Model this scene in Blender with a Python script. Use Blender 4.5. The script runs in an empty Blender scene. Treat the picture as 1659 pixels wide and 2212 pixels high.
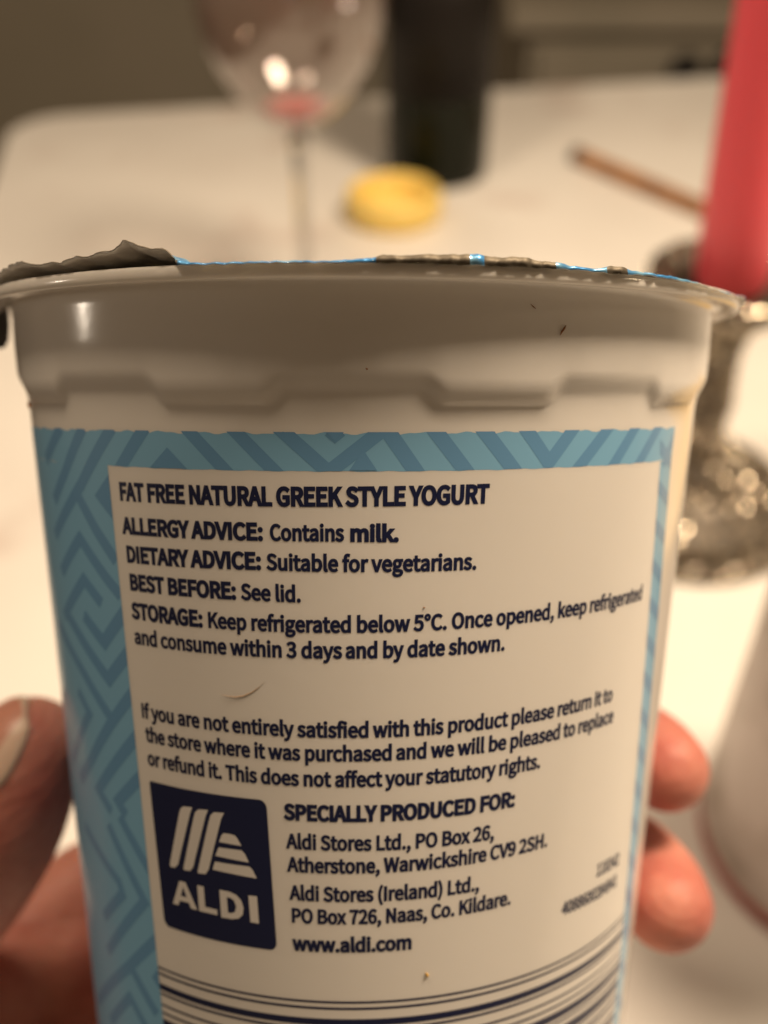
import bpy, bmesh, math, random, json
import numpy as np
from mathutils import Vector, Matrix, noise
from mathutils.geometry import delaunay_2d_cdt, tessellate_polygon
random.seed(7)
MM = 0.001
sc = bpy.context.scene
COL = sc.collection
# ------------------------------------------------------------------ camera
CAM_H = 0.285            # metres above the table top
PITCH = math.radians(40) # looking down
FPX = 2200.0             # focal length in 1659-wide picture units
cam_d = bpy.data.cameras.new('camera'); cam = bpy.data.objects.new('camera', cam_d); COL.objects.link(cam)
cam.location = (0, 0, CAM_H); cam.rotation_euler = (math.pi/2 - PITCH, 0, 0)
cam_d.sensor_fit = 'VERTICAL'; cam_d.sensor_height = 4.8; cam_d.sensor_width = 3.6
cam_d.lens = 4.8*FPX/2212; cam_d.clip_start = 0.005; cam_d.clip_end = 30
cam_d.dof.use_dof = True; cam_d.dof.focus_distance = 0.0985; cam_d.dof.aperture_fstop = 1.7
sc.camera = cam
# ------------------------------------------------------------------ colour management
sc.render.engine = 'CYCLES'
sc.view_settings.view_transform = 'Standard'; sc.view_settings.look = 'None'
sc.view_settings.exposure = 0.20; sc.view_settings.gamma = 1
sc.cycles.use_denoising = True
sc.cycles.max_bounces = 10; sc.cycles.transmission_bounces = 10; sc.cycles.glossy_bounces = 6; sc.cycles.diffuse_bounces = 5
sc.cycles.caustics_reflective = True; sc.cycles.caustics_refractive = True
sc.cycles.sample_clamp_indirect = 6; sc.cycles.blur_glossy = 0.5
# ------------------------------------------------------------------ world: dim warm room air
w = bpy.data.worlds.new('World'); sc.world = w; w.use_nodes = True
w.node_tree.nodes['Background'].inputs[0].default_value = (1.0, 0.67, 0.40, 1)
w.node_tree.nodes['Background'].inputs[1].default_value = 0.10
# ------------------------------------------------------------------ lamps
def area(name, loc, target, size, power, color, shape='DISK', size_y=None):
    l = bpy.data.lights.new(name, 'AREA'); l.shape = shape; l.size = size
    if size_y: l.size_y = size_y
    l.energy = power; l.color = color
    o = bpy.data.objects.new(name, l); COL.objects.link(o); o.location = loc
    d = Vector(target) - Vector(loc); o.rotation_euler = d.to_track_quat('-Z', 'Y').to_euler()
    return o
WARM = (1.0, 0.775, 0.545)
area('pendant_lamp', (0.31, 0.265, 0.80), (0.10, 0.25, 0), 0.20, 8.0, WARM)
area('ceiling_lamp_left', (-0.23, 0.26, 0.84), (-0.1, 0.25, 0), 0.12, 2.3, WARM)
area('low_side_lamp_left', (-1.20, 0.17, 0.275), (0, .08, .25), 0.05, 0.9, (1.0, .84, .66), 'RECTANGLE', 0.12)  # unseen low side lamp, aimed for the highlight on the pot shoulder
area('ceiling_spot_right', (1.1, 0.25, 0.62), (0, .08, .25), 0.04, 0.5, (1.0, .74, .45))
GLYPHS = r'''{"(":[461,[326,-267,402,-233,339,-113,291,15,256,148,236,285,229,424,236,562,256,699,291,832,339,959,402,1080,326,1116,257,991,201,861,160,724,134,579,126,424,134,269,160,123,201,-14,257,-143]],")":[461,[135,-267,204,-143,260,-14,301,123,327,269,336,424,327,579,301,724,260,861,204,991,135,1116,57,1080,121,959,170,832,205,699,226,562,233,424,226,285,205,148,170,15,121,-113,57,-233]],",":[379,[102,-259,209,-191,277,-95,302,26,289,104,253,154,196,172,150,161,116,131,102,85,115,38,148,8,194,-3,209,-1,192,-77,145,-140,72,-186]],".":[379,[190,-18,235,-6,267,27,280,76,267,127,235,160,190,172,144,160,112,127,100,76,112,27,144,-6]],"0":[757,[379,-18,484,3,571,65,635,169,676,315,690,503,676,690,635,834,571,936,484,998,379,1018,274,998,187,936,123,834,82,690,68,503,82,315,123,169,187,65,274,3],[379,83,316,99,263,147,223,229,197,347,188,503,197,659,223,776,263,857,316,904,379,920,443,904,495,857,536,776,561,659,570,503,561,347,536,229,495,147,443,99]],"1":[757,[120,0,668,0,668,104,468,104,468,1000,372,1000,314,971,246,948,165,929,165,850,344,850,344,104,120,104]],"2":[757,[60,0,689,0,689,108,412,108,248,98,379,229,488,357,570,481,623,604,641,724,628,823,590,904,529,966,448,1004,349,1018,234,1000,139,949,55,872,127,801,187,861,257,902,334,917,437,891,498,821,518,719,501,612,447,497,357,370,228,230,60,74]],"3":[757,[359,-18,461,-5,549,31,619,90,664,169,681,267,652,388,576,473,469,521,469,528,563,580,624,660,647,768,633,855,593,924,531,975,450,1007,355,1018,248,1002,156,960,76,899,143,820,205,870,274,904,351,917,441,897,499,842,520,759,494,661,407,593,243,568,243,472,364,463,453,436,511,395,544,339,554,271,528,172,457,109,351,86,249,102,169,144,104,201,40,120,117,52,221,2]],"4":[757,[464,0,581,0,581,276,715,276,715,375,581,375,581,1000,443,1000,27,357,27,276,464,276],[464,375,157,375,385,716,465,864,471,864,464,682]],"5":[757,[357,-18,456,-3,545,40,618,110,667,205,685,325,669,443,626,533,561,595,478,632,383,644,328,639,279,626,233,604,259,894,636,894,636,1000,150,1000,117,533,184,491,238,523,290,543,351,550,460,523,532,445,558,322,529,196,453,115,345,86,242,102,162,142,100,196,37,115,115,51,220,2]],"6":[757,[411,-18,500,-3,579,41,642,109,683,199,698,307,686,420,649,508,591,571,514,608,420,621,341,606,262,565,194,501,209,663,247,780,302,859,372,902,452,915,511,906,565,879,610,839,681,915,618,969,541,1005,446,1018,333,999,232,940,151,837,96,684,76,477,93,299,139,161,210,62,303,2],[196,401,265,475,334,516,400,528,500,501,560,424,580,307,557,188,497,109,411,80,341,94,285,134,242,199,212,288]],"7":[757,[270,0,400,0,414,218,442,408,493,582,574,751,693,925,693,1000,67,1000,67,894,553,894,449,732,373,570,321,400,287,212]],"8":[757,[382,-18,486,-5,573,31,638,87,680,158,694,240,670,358,609,443,527,503,527,510,587,570,638,653,659,752,647,838,612,911,555,967,479,1002,385,1015,296,1003,221,969,162,916,124,846,111,761,129,666,178,590,246,531,246,525,158,461,90,369,63,248,78,161,122,88,189,32,278,-5],[450,543,339,594,256,662,224,761,245,846,301,902,383,922,475,898,532,835,553,745,541,673,506,606],[383,75,276,99,201,164,173,259,191,349,240,425,311,486,393,452,466,415,523,371,562,316,576,244,552,156,485,97]],"9":[757,[321,-18,430,2,529,63,610,171,664,329,683,543,667,714,620,847,548,942,455,999,347,1018,257,1003,178,960,116,892,75,802,60,693,73,581,109,494,167,430,243,392,336,379,419,394,498,436,566,501,549,339,511,221,457,143,391,99,317,86,253,95,196,121,147,162,79,85,142,32,222,-4],[565,606,496,529,425,485,356,472,257,500,197,576,177,693,200,813,261,892,348,921,418,908,475,869,519,806,549,718]],":":[379,[190,532,235,544,267,577,280,628,267,677,235,711,190,723,144,711,112,677,100,628,112,577,144,544],[190,-18,235,-6,267,27,280,76,267,127,235,160,190,172,144,160,112,127,100,76,112,27,144,-6]],"A":[829,[5,0,132,0,229,306,595,306,690,0,824,0,484,1000,344,1000],[261,405,310,559,409,898,415,898,516,559,563,405]],"B":[896,[138,0,456,0,581,12,686,47,766,105,817,187,835,293,809,411,737,490,632,532,632,539,711,586,761,662,778,756,761,849,715,918,642,965,547,991,434,1000,138,1000],[263,576,263,900,417,900,548,885,627,833,653,739,629,652,551,595,412,576],[263,101,263,477,438,477,587,458,679,399,711,297,678,186,585,122,438,101]],"C":[870,[514,-18,634,-1,735,48,821,126,752,206,684,145,608,106,520,93,414,111,328,165,263,250,223,364,209,503,223,641,265,753,332,837,419,889,524,907,603,895,671,862,729,813,797,895,727,955,635,1000,523,1018,379,995,257,928,162,821,101,677,79,499,100,321,160,177,253,71,373,5]],"D":[939,[138,0,393,0,557,22,687,86,781,189,839,330,858,503,839,678,781,816,686,917,554,979,387,1000,138,1000],[263,104,263,898,377,898,504,881,602,832,673,752,715,642,729,503,715,365,673,254,602,172,504,121,377,104]],"E":[804,[138,0,729,0,729,108,263,108,263,472,643,472,643,580,263,580,263,894,714,894,714,1000,138,1000]],"F":[753,[138,0,263,0,263,449,645,449,645,555,263,555,263,894,714,894,714,1000,138,1000]],"G":[940,[531,-18,656,-3,760,38,839,98,839,518,510,518,510,413,723,413,723,151,675,120,612,100,543,93,426,111,333,165,265,250,223,364,209,503,224,641,268,753,337,837,429,889,542,907,631,894,701,861,757,813,825,895,756,953,661,999,538,1018,388,995,262,928,164,821,101,677,79,499,101,321,162,177,258,71,383,5]],"H":[993,[138,0,263,0,263,472,730,472,730,0,857,0,857,1000,730,1000,730,581,263,581,263,1000,138,1000]],"I":[400,[138,0,263,0,263,1000,138,1000]],"K":[881,[138,0,263,0,263,317,435,521,735,0,876,0,514,621,828,1000,685,1000,266,498,263,498,263,1000,138,1000]],"L":[741,[138,0,701,0,701,108,263,108,263,1000,138,1000]],"N":[986,[138,0,256,0,256,525,241,838,247,838,355,632,719,0,849,0,849,1000,729,1000,729,480,746,164,739,164,632,370,266,1000,138,1000]],"O":[1012,[506,-18,647,6,765,73,855,181,913,326,933,503,913,680,855,823,765,929,647,995,506,1018,365,995,247,929,157,823,99,680,79,503,99,326,157,181,247,73,365,6],[506,93,406,112,324,165,262,251,222,365,209,503,222,641,262,753,324,837,406,889,506,907,606,889,689,837,751,753,790,641,804,503,790,365,751,251,689,165,606,112]],"P":[864,[138,0,263,0,263,398,428,398,551,410,653,446,730,507,780,593,797,707,779,821,730,904,651,960,548,990,423,1000,138,1000],[263,501,263,898,407,898,553,881,642,821,671,707,643,590,557,522,412,501]],"R":[866,[263,525,263,898,431,898,564,881,646,825,674,720,646,612,564,547,431,525],[686,0,828,0,574,438,650,465,712,506,759,563,789,634,799,720,783,829,735,908,661,961,565,991,450,1000,138,1000,138,0,263,0,263,424,443,424]],"S":[813,[415,-18,530,-3,624,37,695,98,739,176,754,266,727,390,653,475,548,533,407,595,329,631,266,683,240,763,263,840,328,889,427,907,514,896,589,864,655,814,720,895,640,959,540,1002,427,1018,325,1005,238,969,171,913,127,840,112,753,144,630,221,548,315,497,458,434,544,392,604,338,626,255,601,170,529,113,416,93,314,108,220,151,141,217,65,130,121,80,185,39,255,8,332,-11]],"T":[817,[345,0,472,0,472,894,775,894,775,1000,42,1000,42,894,345,894]],"U":[984,[492,-18,608,-4,707,41,784,122,833,244,851,412,851,1000,730,1000,730,409,718,284,684,194,633,135,568,103,492,93,418,103,354,135,304,194,271,284,259,409,259,1000,134,1000,134,412,151,244,201,122,278,41,377,-4]],"V":[784,[321,0,467,0,784,1000,656,1000,495,458,398,128,393,128,296,458,134,1000,1,1000]],"W":[1198,[247,0,397,0,546,603,596,831,602,831,651,603,802,0,955,0,1161,1000,1041,1000,933,456,879,131,870,131,799,456,660,1000,544,1000,407,456,336,131,330,131,270,456,165,1000,35,1000]],"Y":[724,[299,0,424,0,424,387,726,1000,595,1000,467,718,366,498,360,498,262,718,132,1000,-1,1000,299,387]],"a":[768,[296,-18,385,-3,467,35,542,89,546,89,557,0,659,0,659,456,650,558,621,642,571,706,499,746,402,760,289,744,190,708,112,663,160,577,224,615,299,644,382,656,476,629,522,560,535,469,367,442,239,403,150,349,97,280,80,192,109,78,185,7],[332,83,265,95,218,133,201,201,211,254,246,299,309,336,404,365,535,386,535,180,466,126,400,94]],"b":[843,[452,-18,550,-1,638,50,709,132,756,243,774,382,761,509,725,614,665,693,583,743,479,760,397,746,318,709,246,656,251,789,251,1086,126,1086,126,0,225,0,236,76,241,76,309,26,381,-6],[431,87,377,94,315,118,251,164,251,554,319,609,385,643,447,655,561,620,625,525,644,381,634,280,604,198,559,138,500,100]],"c":[696,[417,-18,504,-6,585,26,658,75,603,160,552,122,494,96,428,86,352,99,289,137,241,196,210,275,199,370,210,465,242,544,292,604,356,642,432,655,487,647,536,624,580,591,643,673,585,716,514,748,427,760,317,743,219,694,141,614,90,505,71,370,88,235,136,127,211,48,306,-1]],"d":[846,[378,-18,463,-3,539,35,603,87,607,87,618,0,720,0,720,1086,595,1086,595,801,602,674,538,720,471,749,393,760,295,742,207,692,136,611,89,502,72,370,86,235,126,127,190,48,275,-1],[405,87,295,121,225,218,201,371,211,466,242,544,288,604,347,642,415,655,475,647,534,622,595,577,595,188,534,132,471,98]],"e":[756,[426,-18,519,-8,599,19,668,57,625,141,568,109,507,89,439,82,361,94,295,128,243,181,209,253,194,341,693,341,698,412,686,529,649,626,589,698,506,744,402,760,303,742,213,692,139,611,89,503,71,370,89,236,139,128,215,48,313,-1],[192,430,231,555,307,633,405,660,504,634,567,556,589,430]],"f":[443,[45,640,146,640,146,0,270,0,270,640,427,640,427,741,270,741,270,858,282,938,316,987,375,1004,458,984,486,1080,362,1104,240,1074,169,989,146,859,146,741,45,734]],"g":[769,[375,-341,502,-328,606,-290,684,-234,733,-164,750,-85,721,16,635,73,492,91,347,91,269,102,228,130,217,172,223,208,240,236,265,261,374,235,461,246,535,280,594,333,632,405,645,492,638,553,617,605,585,645,737,645,737,741,479,741,374,760,288,748,212,713,152,659,111,585,97,495,111,413,147,345,194,296,194,291,155,256,124,210,112,153,121,100,144,60,179,31,179,25,119,-23,82,-81,70,-143,84,-213,125,-268,190,-308,274,-333],[374,319,296,341,239,402,217,495,238,589,295,648,374,668,454,648,511,589,532,495,510,402,453,341],[393,-255,277,-239,204,-194,179,-126,186,-83,211,-40,254,0,349,-11,477,-11,560,-20,610,-50,628,-105,599,-178,517,-233]],"h":[828,[126,0,251,0,251,538,319,600,383,638,453,651,533,630,579,566,593,453,593,0,718,0,718,469,709,572,683,653,638,712,574,748,491,760,398,743,317,698,246,636,251,789,251,1086,126,1086]],"i":[375,[126,0,251,0,251,741,126,741],[188,894,232,904,261,933,271,977,261,1019,232,1047,188,1057,145,1047,117,1019,106,977,117,933,145,904]],"k":[753,[126,0,248,0,248,195,387,357,604,0,739,0,460,442,707,741,568,741,254,351,248,351,248,1086,126,1086]],"l":[387,[256,-18,329,-7,311,89,285,86,268,91,256,108,251,139,251,1086,126,1086,126,147,139,58,181,2]],"m":[1263,[126,0,251,0,251,538,316,601,378,638,437,651,514,630,560,566,574,453,574,0,698,0,698,538,765,601,827,638,885,651,963,630,1008,566,1023,453,1023,0,1147,0,1147,469,1139,572,1112,653,1068,712,1005,748,924,760,837,742,756,692,678,618,637,694,571,743,473,760,389,743,312,697,243,633,240,633,228,741,126,741]],"n":[832,[126,0,251,0,251,538,319,600,383,638,453,651,533,630,579,566,593,453,593,0,718,0,718,469,709,572,683,653,638,712,574,748,491,760,397,743,316,697,243,633,240,633,228,741,126,741]],"o":[827,[413,-18,519,-1,612,48,688,127,738,235,756,370,738,505,688,614,612,694,519,743,413,760,308,743,214,694,139,614,89,505,71,370,89,235,139,127,214,48,308,-1],[413,86,342,99,283,137,238,196,209,275,199,370,209,465,238,544,283,604,342,642,413,655,485,642,545,604,590,544,619,465,629,370,619,275,590,196,545,137,485,99]],"p":[846,[126,-312,251,-312,251,-61,247,68,315,21,384,-8,452,-18,550,-1,638,50,709,132,756,243,774,382,761,509,725,614,665,693,583,743,479,760,394,745,315,707,243,655,240,655,228,741,126,741],[431,87,377,94,316,118,251,164,251,554,320,609,385,643,447,655,561,620,625,525,644,381,634,280,604,198,559,138,500,100]],"r":[529,[126,0,251,0,251,476,307,576,372,631,437,648,509,636,532,744,453,760,374,741,302,688,243,606,240,606,228,741,126,741]],"s":[638,[319,-18,467,13,557,92,588,202,554,314,469,382,363,427,285,459,226,498,203,555,218,609,264,648,341,663,402,654,457,631,509,598,569,675,505,718,427,748,340,760,201,731,115,656,85,550,117,446,198,380,300,336,380,303,444,258,469,195,453,137,405,95,323,79,242,90,170,121,104,168,44,85,123,32,217,-4]],"t":[514,[357,-18,495,10,471,104,386,83,318,100,282,148,271,225,271,640,473,640,473,741,271,741,271,950,168,950,154,741,37,734,37,640,147,640,147,229,167,99,233,13]],"u":[828,[342,-18,435,-1,515,46,587,116,591,116,600,0,704,0,704,741,580,741,580,216,513,144,449,103,379,90,300,110,254,174,240,286,240,741,115,741,115,271,123,169,150,88,194,29,258,-6]],"v":[711,[285,0,431,0,693,741,570,741,430,319,362,101,355,101,286,319,147,741,18,741]],"w":[1094,[243,0,387,0,492,397,543,613,550,613,600,400,707,0,858,0,1059,741,939,741,831,312,786,106,779,106,727,312,611,741,490,741,374,312,325,106,318,106,274,312,164,741,37,741]],"x":[679,[20,0,151,0,251,173,326,306,333,306,413,173,523,0,659,0,415,374,640,741,510,741,419,578,353,454,347,454,274,578,175,741,40,741,265,386]],"y":[711,[138,-319,218,-306,284,-271,337,-216,380,-145,415,-63,693,741,572,741,438,330,378,120,371,120,297,330,147,741,18,741,315,-1,299,-57,260,-139,205,-196,132,-217,75,-205,50,-304]],"°":[505,[254,655,348,679,417,746,443,849,417,952,348,1019,254,1044,158,1019,89,952,61,849,89,746,158,679],[254,724,193,741,153,784,138,849,153,914,193,959,254,975,313,959,353,914,368,849,353,784,313,741]]," ":[306]}'''
# ------------------------------------------------------------------ helpers
def mesh_obj(name, verts, faces, mat=None, parent=None, smooth=True, mats=None, midx=None):
    me = bpy.data.meshes.new(name); me.from_pydata([tuple(v) for v in verts], [], faces)
    for m in (mats or ([mat] if mat else [])): me.materials.append(m)
    if smooth: me.polygons.foreach_set('use_smooth', [True]*len(me.polygons))
    if midx is not None: me.polygons.foreach_set('material_index', midx)
    me.update(); o = bpy.data.objects.new(name, me); COL.objects.link(o)
    if parent: o.parent = parent
    return o
def empty(name, label, cat, loc=(0,0,0), mat=None, group=None):
    o = bpy.data.objects.new(name, None); COL.objects.link(o); o.empty_display_size = .01
    if mat is not None: o.matrix_world = mat
    else: o.location = loc
    o['label'] = label; o['category'] = cat
    if group: o['group'] = group
    return o
def tag(o, label, cat, group=None):
    o['label'] = label; o['category'] = cat
    if group: o['group'] = group
    return o
def lathe(name, prof, mat, parent=None, seg=96, closed=False, origin=(0,0,0), scale=MM):
    V=[]; Fc=[]; n=len(prof)
    for i in range(seg):
        a=2*math.pi*i/seg
        for r,z in prof: V.append(((origin[0]+r*math.cos(a))*scale,(origin[1]+r*math.sin(a))*scale,(origin[2]+z)*scale))
    for i in range(seg):
        j=(i+1)%seg
        for k in range(n if closed else n-1):
            l=(k+1)%n; Fc.append((i*n+k,j*n+k,j*n+l,i*n+l))
    o=mesh_obj(name,V,Fc,mat,parent)
    bm=bmesh.new(); bm.from_mesh(o.data); bmesh.ops.remove_doubles(bm,verts=bm.verts,dist=1e-7); bmesh.ops.recalc_face_normals(bm,faces=bm.faces); bm.to_mesh(o.data); bm.free()
    return o
def box(name, c, s, mat, parent=None, bev=0.0, rz=0):
    bm=bmesh.new(); bmesh.ops.create_cube(bm,size=1)
    bmesh.ops.scale(bm,vec=s,verts=bm.verts)
    if bev: bmesh.ops.bevel(bm,geom=bm.edges,offset=bev,segments=3,profile=.5,affect='EDGES')
    bmesh.ops.rotate(bm,cent=(0,0,0),matrix=Matrix.Rotation(rz,3,'Z'),verts=bm.verts)
    bmesh.ops.translate(bm,vec=c,verts=bm.verts)
    me=bpy.data.meshes.new(name); bm.to_mesh(me); bm.free(); me.materials.append(mat)
    o=bpy.data.objects.new(name,me); COL.objects.link(o)
    if parent: o.parent=parent
    return o
def material(name, color=(.8,.8,.8), rough=.5, metal=0, spec=.5, sss=0, sssr=(1,.5,.3), sss_scale=.003, coat=0, trans=0, ior=1.45):
    m=bpy.data.materials.new(name); m.use_nodes=True; b=m.node_tree.nodes['Principled BSDF']
    b.inputs['Base Color'].default_value=(*color,1); b.inputs['Roughness'].default_value=rough; b.inputs['Metallic'].default_value=metal
    b.inputs['Specular IOR Level'].default_value=spec; b.inputs['Subsurface Weight'].default_value=sss
    b.inputs['Subsurface Radius'].default_value=sssr; b.inputs['Subsurface Scale'].default_value=sss_scale
    b.inputs['Coat Weight'].default_value=coat; b.inputs['Transmission Weight'].default_value=trans; b.inputs['IOR'].default_value=ior
    return m
def nt(m): return m.node_tree.nodes, m.node_tree.links, m.node_tree.nodes['Principled BSDF']
def add_noise_color(m, c1, c2, scale, detail=4, lo=.35, hi=.65, coord='Object'):
    N,L,b=nt(m); tc=N.new('ShaderNodeTexCoord'); no=N.new('ShaderNodeTexNoise'); no.inputs['Scale'].default_value=scale; no.inputs['Detail'].default_value=detail
    cr=N.new('ShaderNodeValToRGB'); cr.color_ramp.elements[0].position=lo; cr.color_ramp.elements[1].position=hi
    cr.color_ramp.elements[0].color=(*c1,1); cr.color_ramp.elements[1].color=(*c2,1)
    L.new(tc.outputs[coord],no.inputs['Vector']); L.new(no.outputs['Fac'],cr.inputs['Fac']); L.new(cr.outputs['Color'],b.inputs['Base Color'])
    return no
def add_bump(m, scale, strength, dist, kind='noise', detail=3, stretch=None):
    N,L,b=nt(m); tc=N.new('ShaderNodeTexCoord')
    t=N.new('ShaderNodeTexNoise' if kind=='noise' else 'ShaderNodeTexVoronoi'); t.inputs['Scale'].default_value=scale
    if kind=='noise': t.inputs['Detail'].default_value=detail
    mp=N.new('ShaderNodeMapping'); 
    if stretch: mp.inputs['Scale'].default_value=stretch
    bp=N.new('ShaderNodeBump'); bp.inputs['Strength'].default_value=strength; bp.inputs['Distance'].default_value=dist
    L.new(tc.outputs['Object'],mp.inputs['Vector']); L.new(mp.outputs['Vector'],t.inputs['Vector'])
    L.new(t.outputs[0],bp.inputs['Height'])
    if b.inputs['Normal'].is_linked: L.new(b.inputs['Normal'].links[0].from_socket,bp.inputs['Normal'])
    L.new(bp.outputs['Normal'],b.inputs['Normal'])
    return t
# camera helpers: a picture ray meets the table plane / a given depth (millimetres)
CF=np.array([0,math.cos(PITCH),-math.sin(PITCH)]); CU=np.array([0,math.sin(PITCH),math.cos(PITCH)]); CR=np.array([1.,0,0]); CC=np.array([0,0,CAM_H*1000])
def at(x,y,depth): return CC+depth*(CF+CR*(x-829.5)/FPX+CU*(1106-y)/FPX)
# ------------------------------------------------------------------ pot frame
Rp=np.array([0.9997955617112747,-0.019492485294303103,0.0053738067967084215])
Up=np.array([-0.003173094064015227,0.11122198461547143,0.9937905219975974])
Fp=np.array([0.01996913259252599,0.9936044047583763,-0.11113739509388773])
Op=np.array([0.0,-142.69072166732977,-11.086310337176199])
def pot_proj(P):
    d=np.asarray(P)-Op; z=d@Fp; return 829.5+FPX*(d@Rp)/z, 1106-FPX*(d@Up)/z
def pot_world(P): d=np.asarray(P)-Op; return CC+(d@Rp)*CR+(d@Up)*CU+(d@Fp)*CF
M3=np.array([pot_world((1,0,0))-pot_world((0,0,0)),pot_world((0,1,0))-pot_world((0,0,0)),pot_world((0,0,1))-pot_world((0,0,0))]).T
PO=pot_world((0,0,0))*MM
POT=Matrix([[*M3[0],PO[0]],[*M3[1],PO[1]],[*M3[2],PO[2]],[0,0,0,1]])
def rbody(z): return 42.0+0.0746723*(z+40)
def ray(x,y): d=Fp+Rp*(x-829.5)/FPX+Up*(1106-y)/FPX; return d
def hit(x,y,r=None):
    "picture point -> (phi, z) on the pot wall (cone) or a cylinder of radius r"
    d=ray(x,y); rr=r or 42.; 
    for _ in range(8):
        A=d[0]**2+d[1]**2; B=Op[0]*d[0]+Op[1]*d[1]; Cq=Op[0]**2+Op[1]**2-rr*rr; D=B*B-A*Cq
        t=(-B-math.sqrt(max(D,0)))/A; P=Op+t*d
        if r: break
        rr=rbody(P[2])
    return math.atan2(P[0],-P[1]),P[2]
def surf(phi,z,off=0.0,r=None):
    rr=(r if r else rbody(z))+off; return (rr*math.sin(phi)*MM,-rr*math.cos(phi)*MM,z*MM)
# ------------------------------------------------------------------ materials
m_pp=material('white_polypropylene',(.83,.79,.73),.15,spec=.5,sss=.35,sssr=(1,.9,.75),sss_scale=.0025)
add_bump(m_pp,500,.05,.0002)
m_light=material('print_light_blue',(.22,.475,.71),.22,spec=.5)
m_dark=material('print_mid_blue',(.14,.325,.56),.22,spec=.5)
m_navy=material('print_navy',(.008,.013,.055),.35,spec=.5)
m_white=material('print_knockout_white',(.72,.70,.67),.3)
# ------------------------------------------------------------------ room
m_wall=material('wall_paint',(.45,.42,.35),.7); add_noise_color(m_wall,(.52,.49,.40),(.58,.54,.45),3)
m_floor=material('floor_vinyl',(.20,.17,.13),.5); add_noise_color(m_floor,(.17,.145,.11),(.24,.20,.155),5)
def struct(o): o['kind']='structure'; return o
struct(box('floor',(0,1.5,-.76),(6,6,.02),m_floor)); struct(box('back_wall',(0,2.3,.55),(6,.1,2.6),m_wall))
sb=empty('sideboard','long grey brown wooden sideboard with dark knobs standing beyond the table','sideboard',(.9,1.62,-.75))
m_side=material('sideboard_wood',(.30,.27,.215),.5); add_noise_color(m_side,(.37,.34,.275),(.43,.39,.32),8)
m_knob=material('dark_knob',(.02,.018,.016),.35)
box('cabinet_body',(0,0,.36),(1.42,.40,.60),m_side,sb,.004); box('top',(0,0,.678),(1.48,.44,.032),m_side,sb,.006)
for i in range(2): box('leg',(-.6+1.2*i,0,.03),(.05,.3,.058),m_side,sb)
for i in range(3):
    d=box('door',(-.47+.47*i,-.209,.36),(.455,.018,.57),m_side,sb,.003)
for i,(x,y) in enumerate(((1470,135),(1560,128))):
    P=at(x,y,1300.); # knob where its picture ray meets the cabinet front
    d=P-CC; t=(1410-CC[1])/d[1]; Q=(CC+t*d)*MM-np.array(sb.location)
    k=lathe('knob',[(0,0),(9,1),(9,8),(19,14),(21,22),(14,29),(0,31)],m_knob,sb,32); k.rotation_euler=(math.pi/2,0,0); k.location=(Q[0],-.218,Q[2])
# ------------------------------------------------------------------ table
m_table=material('table_laminate',(.78,.765,.74),.36,spec=.4)
add_noise_color(m_table,(.75,.725,.685),(.81,.79,.75),9,5)
add_bump(m_table,60,.12,.0004)
N_,L_n,b_=nt(m_table); src=b_.inputs['Base Color'].links[0].from_socket
tc_=N_.new('ShaderNodeTexCoord'); n2=N_.new('ShaderNodeTexNoise'); n2.inputs['Scale'].default_value=17; n2.inputs['Detail'].default_value=3
r2_=N_.new('ShaderNodeValToRGB'); r2_.color_ramp.elements[0].position=.60; r2_.color_ramp.elements[1].position=.74; r2_.color_ramp.elements[0].color=(0,0,0,1); r2_.color_ramp.elements[1].color=(.45,.45,.45,1)
mm_=N_.new('ShaderNodeMixRGB'); mm_.inputs[2].default_value=(.50,.36,.31,1)
L_n.new(tc_.outputs['Object'],n2.inputs['Vector']); L_n.new(n2.outputs['Fac'],r2_.inputs['Fac']); L_n.new(r2_.outputs['Color'],mm_.inputs[0]); L_n.new(src,mm_.inputs[1]); L_n.new(mm_.outputs[0],b_.inputs['Base Color'])
tb=empty('table','pale cream laminate table with a rounded far corner under everything','table',(0,0,-.75))
d1=np.array([.9854,.1701]); d2=np.array([.1701,-.9854]); c0=np.array([-.302,.838])
pts=[]
R_=.045
ctr=c0+d1*R_+d2*R_
for k in range(13):
    a=math.pi/2*k/12; pts.append(ctr-d1*R_*math.cos(a)-d2*R_*math.sin(a))
far=c0+d1*1.25; c3=far-d1*R_+d2*R_
for k in range(13):
    a=math.pi/2*k/12; pts.append(c3-d2*R_*math.cos(a)+d1*R_*math.sin(a))
pts.append(far+d2*1.1); pts.append(c0+d2*1.1)
bm=bmesh.new(); vs=[bm.verts.new((p[0],p[1],.75)) for p in pts]; f=bm.faces.new(vs)
if f.normal.z<0: f.normal_flip()
ex=bmesh.ops.extrude_face_region(bm,geom=[f]); bmesh.ops.translate(bm,vec=(0,0,-.025),verts=[v for v in ex['geom'] if isinstance(v,bmesh.types.BMVert)])
bmesh.ops.recalc_face_normals(bm,faces=bm.faces)
bmesh.ops.bevel(bm,geom=[e for e in bm.edges if all(abs(v.co.z-.75)<1e-6 for v in e.verts)],offset=.003,segments=3,profile=.5,affect='EDGES')
me=bpy.data.meshes.new('tabletop'); bm.to_mesh(me); bm.free(); me.materials.append(m_table)
o=bpy.data.objects.new('tabletop',me); COL.objects.link(o); o.parent=tb
m_leg=material('table_leg_metal',(.3,.29,.27),.4,.6)
for p in (c0+d1*.09+d2*.09,c0+d1*1.15+d2*.09,c0+d1*.09+d2*1.0,c0+d1*1.15+d2*1.0): box('leg',(p[0],p[1],.3625),(.04,.04,.724),m_leg,tb,.003)
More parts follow.
